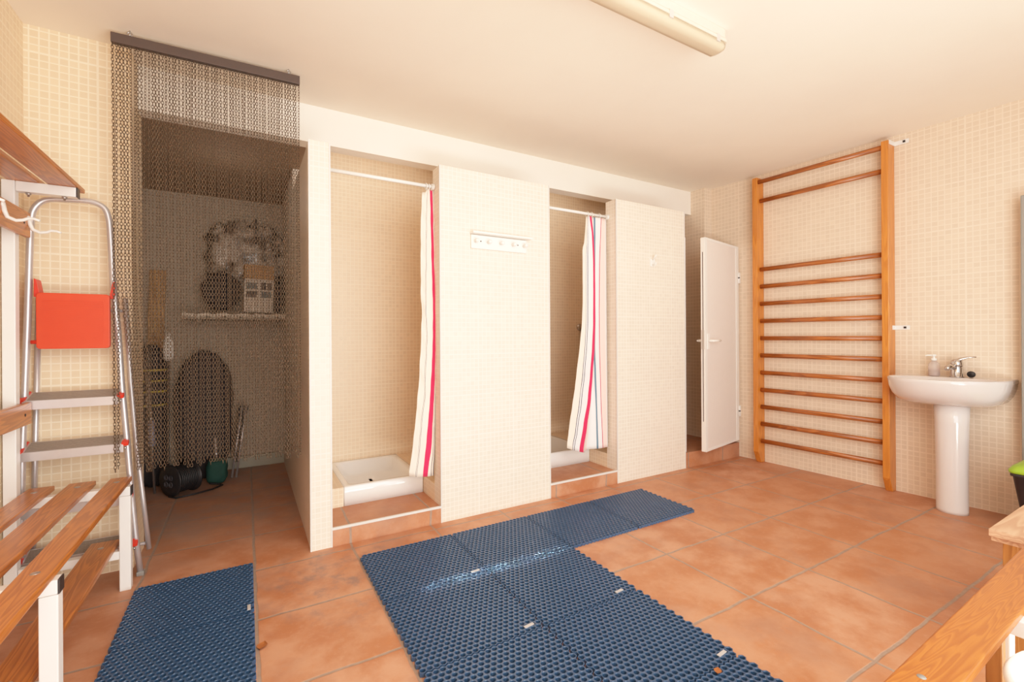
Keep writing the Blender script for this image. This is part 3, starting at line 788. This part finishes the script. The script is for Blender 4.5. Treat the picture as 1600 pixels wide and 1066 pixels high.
for x, sg in ((-.79, 1), (-.522, -1)):
    mb = MB(); mb.prism([(x, 1.30), (x+sg*.02, 1.30), (x+sg*.008, 1.375), (x, 1.38)], 'y', .145, .2); build('platform_arm', mb, M['red_cap'], t, .001)
mb = MB(); mb.tube([(-.80, .15, 1.105), (-.765, .15, 1.105)], .009, 10); build('platform_pin', mb, M['red_cap'], t)
for x, y, z in ((-.839, YL, 0), (-.437, YL, 0)):
    mb = MB(); mb.box(x-.014, x+.014, y-.015, y+.015, 0, .02); build('foot', mb, M['grey_metal'], t, .002)

# ------------------------------------------------------------------ chain fly curtain
t = thing('chain_curtain', (-.13, .105, .5), 'hanging metal chain fly curtain under a dark rail', 'fly curtain')
mb = MB(); mb.hexa([(-.522, .092, 2.458), (.252, .062, 2.458), (.252, .09, 2.458), (-.522, .12, 2.458)], [(-.522, .092, 2.502), (.252, .062, 2.502), (.252, .09, 2.502), (-.522, .12, 2.502)])
build('rail', mb, M['rail_brown'], t, .002)
for x in (-.455, .2):
    mb = MB(); y = .106-.03*(x+.522)/.774
    mb.tube([(x, y, 2.502), (x, y, 2.53)], .003, 8)
    mb.tube([(x+.009*math.cos(2*PI*q/14), y, 2.515+.009*math.sin(2*PI*q/14)) for q in range(14)], .0025, 6, closed=True)
    build('rail_hook', mb, M['steel'], t)
# one chain link template: oval wire loop
NS, NR = 10, 4
def link_template(a=.0094, w=.0049, r=.0014):
    vs = []
    for i in range(NS):
        th = 2*PI*i/NS
        cx, cz = w*math.cos(th), a*math.sin(th)
        nx, nz = math.cos(th)*a, math.sin(th)*w; l = math.hypot(nx, nz); nx, nz = nx/l, nz/l
        for j in range(NR):
            ph = 2*PI*j/NR
            vs.append((cx+nx*r*math.cos(ph), r*math.sin(ph), cz+nz*r*math.cos(ph)))
    fs = [(i*NR+j, i*NR+(j+1) % NR, ((i+1) % NS)*NR+(j+1) % NR, ((i+1) % NS)*NR+j) for i in range(NS) for j in range(NR)]
    return vs, fs
LV, LF = link_template()
vs, fs = [], []
NST, PITCH = 60, .0140
for k in range(NST):
    x0 = -.516+.762*k/(NST-1); y0 = .104-.03*k/(NST-1)
    zb = .52+.012*math.sin(k*1.7)+random.uniform(-.008, .008)-.02*k/NST
    tw = random.uniform(0, PI) if random.random() < .45 else random.uniform(-.35, .35)
    z = 2.452; n = 0; ph = random.uniform(0, 6)
    while z > zb:
        dx = .0015*math.sin(z*4+ph)
        if 2 <= k <= 8:      # strands pushed aside by the ladder
            xe = -.435+.0085*(k-2)
            f = min(1, max(0, (1.45-z)/.75)); f = f*f*(3-2*f); dx += (max(xe, x0)-x0)*f
        a = tw+n*PI/2+.1*math.sin(n*.21+ph)
        ca, sa = math.cos(a), math.sin(a); o_ = len(vs)
        for lx_, ly_, lz_ in LV: vs.append((x0+dx+lx_*ca-ly_*sa, y0+lx_*sa+ly_*ca, z+lz_))
        for f in LF: fs.append((f[0]+o_, f[1]+o_, f[2]+o_, f[3]+o_))
        z -= PITCH; n += 1
me = bpy.data.meshes.new('chain_strands'); off = t.location
me.from_pydata([(x-off.x, y-off.y, z-off.z) for x, y, z in vs], [], fs)
me.polygons.foreach_set('use_smooth', [True]*len(fs)); me.materials.append(M['chain'])
o = bpy.data.objects.new('chain_strands', me); COL.objects.link(o); o.parent = t; o['kind'] = 'stuff'

# ------------------------------------------------------------------ alcove contents
t = thing('storage_shelf', (-.07, 1.83, 1.255), 'shelf at the rear of the alcove behind chain curtain', 'shelf')
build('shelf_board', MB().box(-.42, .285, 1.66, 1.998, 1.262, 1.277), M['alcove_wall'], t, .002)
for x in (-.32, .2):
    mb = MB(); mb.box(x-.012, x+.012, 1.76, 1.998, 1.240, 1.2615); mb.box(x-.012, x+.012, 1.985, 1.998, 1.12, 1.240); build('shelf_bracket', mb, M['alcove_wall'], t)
# crumpled sheet on the shelf
def rnd(p, s=1.0): 
    x, y, z = p
    return s*(math.sin(x*23+y*17+1.3)+math.sin(y*31-z*19+x*11+.4)+math.sin(z*27+x*37+2.2))/3
mb = MB(); nx, ny = 40, 14; g = []
for j in range(ny+1):
    for i in range(nx+1):
        x = -.425+.705*i/nx
        if j < 4: y, z = 1.648, 1.2785+.011*j+.005*math.sin(i*.9)+.004*math.sin(i*2.1)
        else: y, z = 1.645+.34*(j-4)/(ny-4), 1.304+.010*rnd((x*2, j*.2, 0))+.005*math.sin(i*1.7+j)
        if j < 4: y += .006*math.sin(i*1.3+j)
        z = max(z, 1.2785)
        g.append((x, y, z))
mb.add(g, [(j*(nx+1)+i, j*(nx+1)+i+1, (j+1)*(nx+1)+i+1, (j+1)*(nx+1)+i) for j in range(ny) for i in range(nx)], True)
tag(build('crumpled_sheet', mb, M['cloth_white']), 'crumpled pale sheet covering the alcove shelf', 'sheet')
def lump(name, c, r, mat, label, cat, amp=.12, sq_=2.6, nu=40, nv=24, freq=1.0, parent=None, flat=None):
    mb = MB(); R = []
    for j in range(nv+1):
        ph = -PI/2+PI*j/nv; ring = []
        for i in range(nu):
            th = 2*PI*i/nu
            def se(v): return math.copysign(abs(v)**(2/sq_), v)
            d = Vector((se(math.cos(ph))*se(math.cos(th)), se(math.cos(ph))*se(math.sin(th)), se(math.sin(ph))))
            k = 1+amp*(rnd((d.x*freq*.25, d.y*freq*.25, d.z*freq*.25))+.5*rnd((d.x*freq*.6+1, d.y*freq*.6, d.z*freq*.6)))
            ring.append((c[0]+d.x*r[0]*k, c[1]+d.y*r[1]*k, c[2]+d.z*r[2]*(k if flat is None or d.z > -.3 else 1)))
        R.append(ring)
    mb.loft(R, True, True)
    o = build(name, mb, mat, parent)
    return o if parent else tag(o, label, cat)
lump('dark_bag', (-.17, 1.74, 1.485), (.125, .075, .15), M['dark_fabric'], 'dark soft bag on alcove shelf left of the box', 'bag', .22, 2.1, flat=1)
lump('wrapped_bundle', (.02, 1.918, 1.80), (.28, .052, .27), M['film'], 'large bundle in crumpled clear film behind the box', 'bundle', .2, 3.0, 64, 40, 2.2)
lump('dark_bag', (.237, 1.75, 1.455), (.035, .07, .13), M['dark_fabric2'], 'narrow dark bag squeezed in right of box', 'bag', .08, 2.5, flat=1)
# product carton
t = thing('cardboard_box', (.085, 1.76, 1.308), 'white and brown carton printed with small pictures on shelf', 'box')
Rb = Matrix.Translation((.085, 1.745, 1.325)) @ Matrix.Rotation(.08, 4, 'Z') @ Matrix.Rotation(.02, 4, 'Y')
mb = MB(); mb.box(-.105, .105, -.06, .06, 0, .27, Rb); build('carton', mb, M['carton_white'], t, .002)
mb = MB(); mb.box(-.106, .106, -.061, .061, .27, .385, Rb); build('carton_top', mb, M['cardboard'], t, .002)
for i, (x, z, w, h, mt) in enumerate(((-.055, .215, .075, .05, 'photo_blue'), (.03, .215, .035, .06, 'photo_dark'), (.075, .215, .035, .06, 'photo_dark'), (-.055, .145, .075, .05, 'photo_dark'), (.05, .145, .07, .05, 'photo_blue'))):
    mb = MB(); mb.box(x-w/2, x+w/2, -.0622, -.0602, z-h/2, z+h/2, Rb); build('printed_picture', mb, M[mt], t)
# floor items
mb = MB(); mb.hexa([(-.705, 1.93, .0), (-.60, 1.93, 0), (-.60, 1.965, 0), (-.705, 1.965, 0)], [(-.655, 1.955, 1.66), (-.55, 1.955, 1.66), (-.55, 1.99, 1.66), (-.655, 1.99, 1.66)])
tag(build('wooden_plank', mb, M['plank_wood'], None, .003), 'tall pale wooden plank leaning in alcove left corner', 'plank')
t = thing('storage_bag', (-.60, 1.78, 0), 'black upright storage bag with yellow bands at alcove left', 'bag')
lump('bag_body', (-.625, 1.78, .53), (.098, .1, .53), M['dark_fabric'], '', '', .05, 3.5, parent=t)
for z in (.62, .72, .80, .88):
    mb = MB(); mb.tube([(-.625+.104*math.copysign(abs(math.cos(a))**.57, math.cos(a)), 1.78+.107*math.copysign(abs(math.sin(a))**.57, math.sin(a)), z) for a in [2*PI*q/32 for q in range(32)]], lambda i: (.008, .003), 6, closed=True)
    build('band', mb, M['yellow_band'], t)
lump('garden_cover', (-.292, 1.84, .5), (.192, .12, .50), M['dark_fabric2'], 'big black fabric covered bundle standing in alcove', 'bundle', .06, 2.6, 48, 32)
t = thing('spray_bottle', (-.47, 1.70, 0), 'white plastic bottle on pole end above the dark bundle', 'bottle')
t.location = (-.505, 1.62, 0)
mb = MB(); mb.tube([(-.505, 1.62, 0), (-.50, 1.63, .95)], .008, 8); build('pole', mb, M['dark_fabric'], t)
mb = MB(); mb.lathe([(0, .95), (.02, .95), (.032, .975), (.035, 1.02), (.03, 1.09), (.016, 1.13), (.012, 1.16), (0, 1.16)], (-.50, 1.63, 0), 20); build('bottle', mb, M['white_plastic'], t)
t = thing('metal_pole', (-.585, 1.6, 0), 'thin silver pole standing in front of black storage bag', 'pole')
mb = MB(); mb.tube([(-.575, 1.55, 0), (-.615, 1.60, .88)], .008, 10); build('shaft', mb, M['steel'], t)
mb = MB(); mb.tube([(-.591, 1.57, .34), (-.6, 1.585, .52)], lambda i: (.022, .022), 12); build('grip', mb, plain('grip_greyblue', (150, 144, 158), .5), t)
lump('folded_canvas', (-.20, 1.60, .095), (.07, .06, .095), M['green_fabric'], 'dark green folded canvas on floor beside cable reel', 'canvas', .06, 3.2, flat=1)
t = thing('folding_chair', (-.07, 1.70, 0), 'folded chair with silver tubes right of the green canvas', 'folding chair')
for a_, b_ in (((-.105, 1.70, 0), (-.03, 1.76, .56)), ((-.075, 1.69, 0), (.0, 1.75, .56)), ((-.20, 1.70, .0), (-.215, 1.705, .33))):
    mb = MB(); mb.tube([a_, b_], .0085, 10); build('tube', mb, M['alu'], t)
mb = MB(); mb.hexa([(-.10, 1.715, .12), (-.065, 1.705, .12), (-.06, 1.72, .12), (-.095, 1.73, .12)], [(-.06, 1.76, .56), (.012, 1.745, .56), (.016, 1.765, .56), (-.055, 1.785, .56)]); build('sling', mb, M['dark_fabric'], t, .004)
# cable reel
t = thing('cable_reel', (-.4, 1.45, 0), 'black extension cable reel on alcove floor', 'cable reel')
ax = Vector((.75, .62, 0)).normalized(); c0 = Vector((-.475, 1.40, .112))
Rr = Matrix.Rotation(math.atan2(ax.y, ax.x), 4, 'Z') @ Matrix.Rotation(PI/2, 4, 'Y')
mb = MB(); mb.lathe([(0, 0), (.07, 0), (.078, .004), (.11, .004), (.112, .008), (.112, .016), (.07, .02), (.07, .15), (.11, .152), (.11, .164), (0, .166)], c0, 36, Rr); build('drum', mb, M['black_plastic'], t)
mb = MB(); 
path = []
for q in range(9*20):
    a = 2*PI*q/20; r_ = .088; h_ = .03+.11*q/(9*20)
    path.append(c0 + Rr.to_3x3() @ Vector((r_*math.cos(a), r_*math.sin(a), h_)))
mb.tube(path, .0075, 6); 
build('wound_cable', mb, M['black_rubber'], t)
mb = MB()
for q in range(4):
    a = PI/2*q+PI/4; cc = c0 + Rr.to_3x3() @ Vector((.034*math.cos(a), .034*math.sin(a), -.002))
    mb.lathe([(0, 0), (.02, 0), (.021, -.004), (.016, -.005), (.015, -.001), (0, -.001)], cc, 16, Rr)
build('socket', mb, M['dark_slot'], t)
mb = MB(); mb.tube([c0+Vector((0, -.01, -.104)), (-.43, 1.33, .008), (-.33, 1.36, .008), (-.22, 1.42, .008), (-.16, 1.50, .008), (-.18, 1.53, .008), (-.24, 1.50, .03)], .006, 8); build('loose_cable', mb, M['black_rubber'], t)

# ------------------------------------------------------------------ ceiling batten lamp
t = thing('batten_lamp', (1.29, -1.228, HC), 'unlit fluorescent batten lamp under clear cover on ceiling', 'ceiling lamp')
x0, x1, yc = .66, 1.925, -1.228
def xsec(pts, x): return [(x, yc+a, HC+b) for a, b in pts]
bodyp = [(-.036, -.001), (-.036, -.04), (-.043, -.05), (-.043, -.064), (.043, -.064), (.043, -.05), (.036, -.04), (.036, -.001)]
mb = MB(); mb.loft([xsec([(a*.9, b) for a, b in bodyp], x0), xsec(bodyp, x0+.012), xsec(bodyp, x1-.012), xsec([(a*.9, b) for a, b in bodyp], x1)], True, True, False); build('housing', mb, M['lamp_body'], t)
difp = [(-.040, -.065), (-.038, -.085), (-.030, -.098), (-.012, -.101), (.012, -.101), (.030, -.098), (.038, -.085), (.040, -.065)]
mb = MB(); mb.loft([xsec([(a*.8, -.065+(b+.065)*.7) for a, b in difp], x0), xsec(difp, x0+.025), xsec(difp, x1-.025), xsec([(a*.8, -.065+(b+.065)*.7) for a, b in difp], x1)], True, True, True); build('diffuser', mb, M['diffuser'], t)
mb = MB(); mb.tube([(x0+.05, yc, HC-.083), (x1-.05, yc, HC-.083)], .012, 12); build('fluorescent_tube', mb, M['white_plastic'], t)
for x in (.75, 1.1, 1.55, 1.86):
    for sg in (-1, 1):
        mb = MB(); mb.box(x-.012, x+.012, yc+sg*.041-.004, yc+sg*.041+.005, HC-.078, HC-.044); build('clip', mb, M['lamp_clip'], t, .002)
mb = MB(); mb.lathe([(0, 0), (.012, 0), (.014, .003), (.013, .008), (0, .01)], (x1-.001, yc, HC-.03), 14, Matrix.Rotation(PI/2, 4, 'Y')); build('cable_gland', mb, M['lamp_clip'], t)

# ------------------------------------------------------------------ honeycomb rubber mats
def mat_mesh(W=.464, H=.464, ht=.015):
    px = .0235; ny = round(W/px); R = px/math.sqrt(3); py = R*1.5
    nrow = round((H-R*.5)/py)
    sxs = W/(ny*px+px/2); sys_ = H/(nrow*py+R*.5)
    V = {}; vs = []; fs = []
    def key(x, y, z):
        k = (round(x*2e4), round(y*2e4), z)
        if k not in V: V[k] = len(vs); vs.append((x, y, z))
        return V[k]
    edges = {}
    for j in range(nrow):
        for i in range(ny):
            cx = (i+.5+(.5 if j % 2 else 0))*px; cy = R+j*py
            hexp = []
            for q in range(6):
                a = math.radians(30+60*q); b = math.radians(30+60*(q+1))
                p = (cx+R*math.cos(a), cy+R*math.sin(a)); p2 = (cx+R*math.cos(b), cy+R*math.sin(b))
                hexp += [p, ((p[0]+p2[0])/2, (p[1]+p2[1])/2)]
            r = R*.66
            circ = [(cx+r*math.cos(math.radians(30+30*q)), cy+r*math.sin(math.radians(30+30*q))) for q in range(12)]
            rl = r*1.10
            rim = [(cx+rl*math.cos(math.radians(30+30*q)), cy+rl*math.sin(math.radians(30+30*q))) for q in range(12)]
            T = [key(x, y, ht) for x, y in hexp]
            Bt = [key(x, y, 0) for x, y in hexp]
            A = [key(x, y, ht) for x, y in rim]
            C_ = [key(x, y, ht-.0018) for x, y in circ]; D_ = [key(x, y, .002) for x, y in circ]
            for q in range(12):
                w = (q+1) % 12
                fs.append((T[q], T[w], A[w], A[q])); fs.append((A[q], A[w], C_[w], C_[q])); fs.append((C_[q], C_[w], D_[w], D_[q]))
                e = (T[q], T[w]); edges[e] = (Bt[q], Bt[w])
            fs.append(tuple(D_))
    nb = len(fs)
    for (a, b), (c, d) in edges.items():
        if (b, a) not in edges: fs.append((b, a, c, d))
    vs2 = [((x*sxs)-W/2, (y*sys_)-H/2, z) for x, y, z in vs]
    me = bpy.data.meshes.new('honeycomb_mat'); me.from_pydata(vs2, [], fs)
    me.materials.append(M['mat']); me.materials.append(M['mat_hole_shade'])
    me.polygons.foreach_set('material_index', [1 if len(f) == 12 else 0 for f in fs])
    me.validate(); me.update()
    return me
MM = mat_mesh()
P0 = .47
right_mats = [
    (0, 0, 'blue honeycomb mat, row by the shower panels, at its left end below left shower'),
    (0, 1, 'blue honeycomb mat below the middle tiled panel, left half'),
    (0, 2, 'blue honeycomb mat third along the row by the shower panels, just left of tip'),
    (0, 3, 'blue honeycomb mat at far right tip of the L shape, below right shower step'),
    (1, 0, 'blue honeycomb mat on left edge, second row from the shower panels'),
    (1, 1, 'blue honeycomb mat at the inner corner of the L shape'),
    (2, 0, 'blue honeycomb mat on left edge, third row, cut by picture bottom'),
    (2, 1, 'blue honeycomb mat on right edge, third row from the panels'),
    (3, 1, 'blue honeycomb mat nearest the plank bench at picture bottom'),
]
def add_tag(o, x, y, rz):
    mb = MB(); mb.box(-.02, .02, -.006, .006, .0152, .0172, Matrix.Translation((x, y, 0)) @ Matrix.Rotation(rz, 4, 'Z'))
    mb.v = [tuple(Vector(v)+o.location) for v in mb.v]
    c = build('mat_tag', mb, M['mat_tag'], o); c['label'] = 'pale grey moulded tag'
for r, c, lab in right_mats:
    wsc = 1.0
    o = bpy.data.objects.new('rubber_mat', MM); COL.objects.link(o)
    pitchx = .491 if r == 0 else .492
    o.location = (.488+pitchx*(c+.5), -.205-P0*(r+.5), .0005)
    o.scale = (.4945/.464, .4698/.464, 1)
    tag(o, lab, 'floor mat', 'blue rubber honeycomb mats')
    if (r, c) in ((0, 0), (1, 0), (1, 1), (2, 1)): add_tag(o, .18 if (r, c) != (1, 1) else .15, -.2, .1)
for r, lab in ((0, 'blue honeycomb mat in front of chain curtain, farther of the left pair'), (1, 'blue honeycomb mat beside left bench, nearer of the left pair')):
    o = bpy.data.objects.new('rubber_mat', MM); COL.objects.link(o)
    o.location = (-.203, -.005-.468*(r+.5), .0005); o.scale = (.452/.464, .466/.464, 1)
    tag(o, lab, 'floor mat', 'blue rubber honeycomb mats')
    if r == 0: add_tag(o, .213, -.19, PI/2)
# dry leaves
def leaf(x, y, z, rz, s, label):
    mb = MB(); n = 7; pts = []
    for i in range(n+1):
        f = i/n; w = .35*math.sin(PI*f**.8)
        for sg in (-1, 0, 1): pts.append(((f-.5)*s, sg*w*s, .001+.10*s*abs(sg)+.04*s*math.sin(f*5)))
    R = Matrix.Translation((x, y, z)) @ Matrix.Rotation(rz, 4, 'Z')
    mb.add([tuple(R @ Vector(p)) for p in pts], [(i*3+k, i*3+k+1, (i+1)*3+k+1, (i+1)*3+k) for i in range(n) for k in (0, 1)], True)
    o = build('dry_leaf', mb, M['leaf']); return tag(o, label, 'leaf', 'dry leaves')
leaf(1.33, -1.63, .017, .6, .035, 'tiny dry brown leaf lying on the right mats')
leaf(.045, -.70, .001, 1.2, .05, 'dry brown leaf on tiles beside the left mat')

# ------------------------------------------------------------------ light, world, camera
w = bpy.data.worlds.new('sky'); scene.world = w; w.use_nodes = True
bg = w.node_tree.nodes['Background']; bg.inputs[0].default_value = (.82, .92, 1.0, 1); bg.inputs[1].default_value = 1.5
def area(name, loc, target, sx, sy, power, col, spread=180):
    l = bpy.data.lights.new(name, 'AREA'); l.shape = 'RECTANGLE'; l.size, l.size_y = sx, sy; l.energy = power; l.color = col
    l.spread = math.radians(spread)
    o = bpy.data.objects.new(name, l); COL.objects.link(o); o.location = loc
    o.rotation_euler = (Vector(target)-Vector(loc)).to_track_quat('-Z', 'Y').to_euler()
    return o
area('daylight_doorway', (1.1, -3.3, 1.2), (1.2, 0, 1.1), 2.2, 2.0, 70, (1.0, .955, .895))
area('uplight_fill', (1.2, -3.22, .12), (1.2, -1.2, 2.5), 2.4, .5, 74, (1.0, .94, .865))  # uplight added to brighten the ceiling, standing in for bounced light
area('rear_fill_high', (.3, -3.15, 2.3), (.3, 1.2, .8), 1.8, .35, 22, (1.0, .96, .9))  # soft fill lamp added high at the rear, not a real opening

area('sun_gap_streak', (1.02, -3.25, 2.3), (1.06, -.665, .015), .78, .006, .4, (1.0, .84, .68), 1.2)
def lamp(name, loc, power, col, r=.12):
    l = bpy.data.lights.new(name, 'POINT'); l.energy = power; l.color = col; l.shadow_soft_size = r
    o = bpy.data.objects.new(name, l); COL.objects.link(o); o.location = loc
area('stall_fill_left', (.85, .74, 2.5), (.85, .74, 0), .8, .3, .9, (1.0, .88, .74))  # added fill to lift the stall, no fitting hangs here
area('stall_fill_right', (2.3, .74, 2.5), (2.3, .74, 0), 1.1, .3, .9, (1.0, .88, .74))  # same added fill for the right stall
lamp('alcove_fill', (-.1, .95, 2.1), 1.0, (1.0, .92, .84), .2)  # unseen lamp added to brighten the alcove

cam = bpy.data.cameras.new('camera'); co = bpy.data.objects.new('camera', cam); COL.objects.link(co)
cam.sensor_fit = 'HORIZONTAL'; cam.sensor_width = 36; cam.lens = F/1600*36; cam.clip_start = .02
cam.shift_y = SY/1600
co.location = (0, -CD, CH)
co.rotation_mode = 'QUATERNION'
R = Matrix.Rotation(-YAW, 4, 'Z') @ Matrix.Rotation(PI/2, 4, 'X') @ Matrix.Rotation(ROL, 4, 'Z')
co.rotation_quaternion = R.to_quaternion()
scene.camera = co
scene.view_settings.view_transform = 'Standard'
scene.view_settings.look = 'None'
vs_ = scene.view_settings
vs_.exposure = .12
vs_.gamma = .99
vs_.use_curve_mapping = True
cm = vs_.curve_mapping
cm.white_level = (2.0, 2.0, 2.0)
cm.clip_max_x = 1.0
cv = cm.curves[3]
pts = [(.0, .0), (.10, .195), (.2, .37), (.3, .52), (.4, .645), (.5, .75), (.7, .885), (1.0, 1.0)]
cv.points[0].location = pts[0]; cv.points[1].location = pts[-1]
for p in pts[1:-1]: cv.points.new(*p)
cm.update()
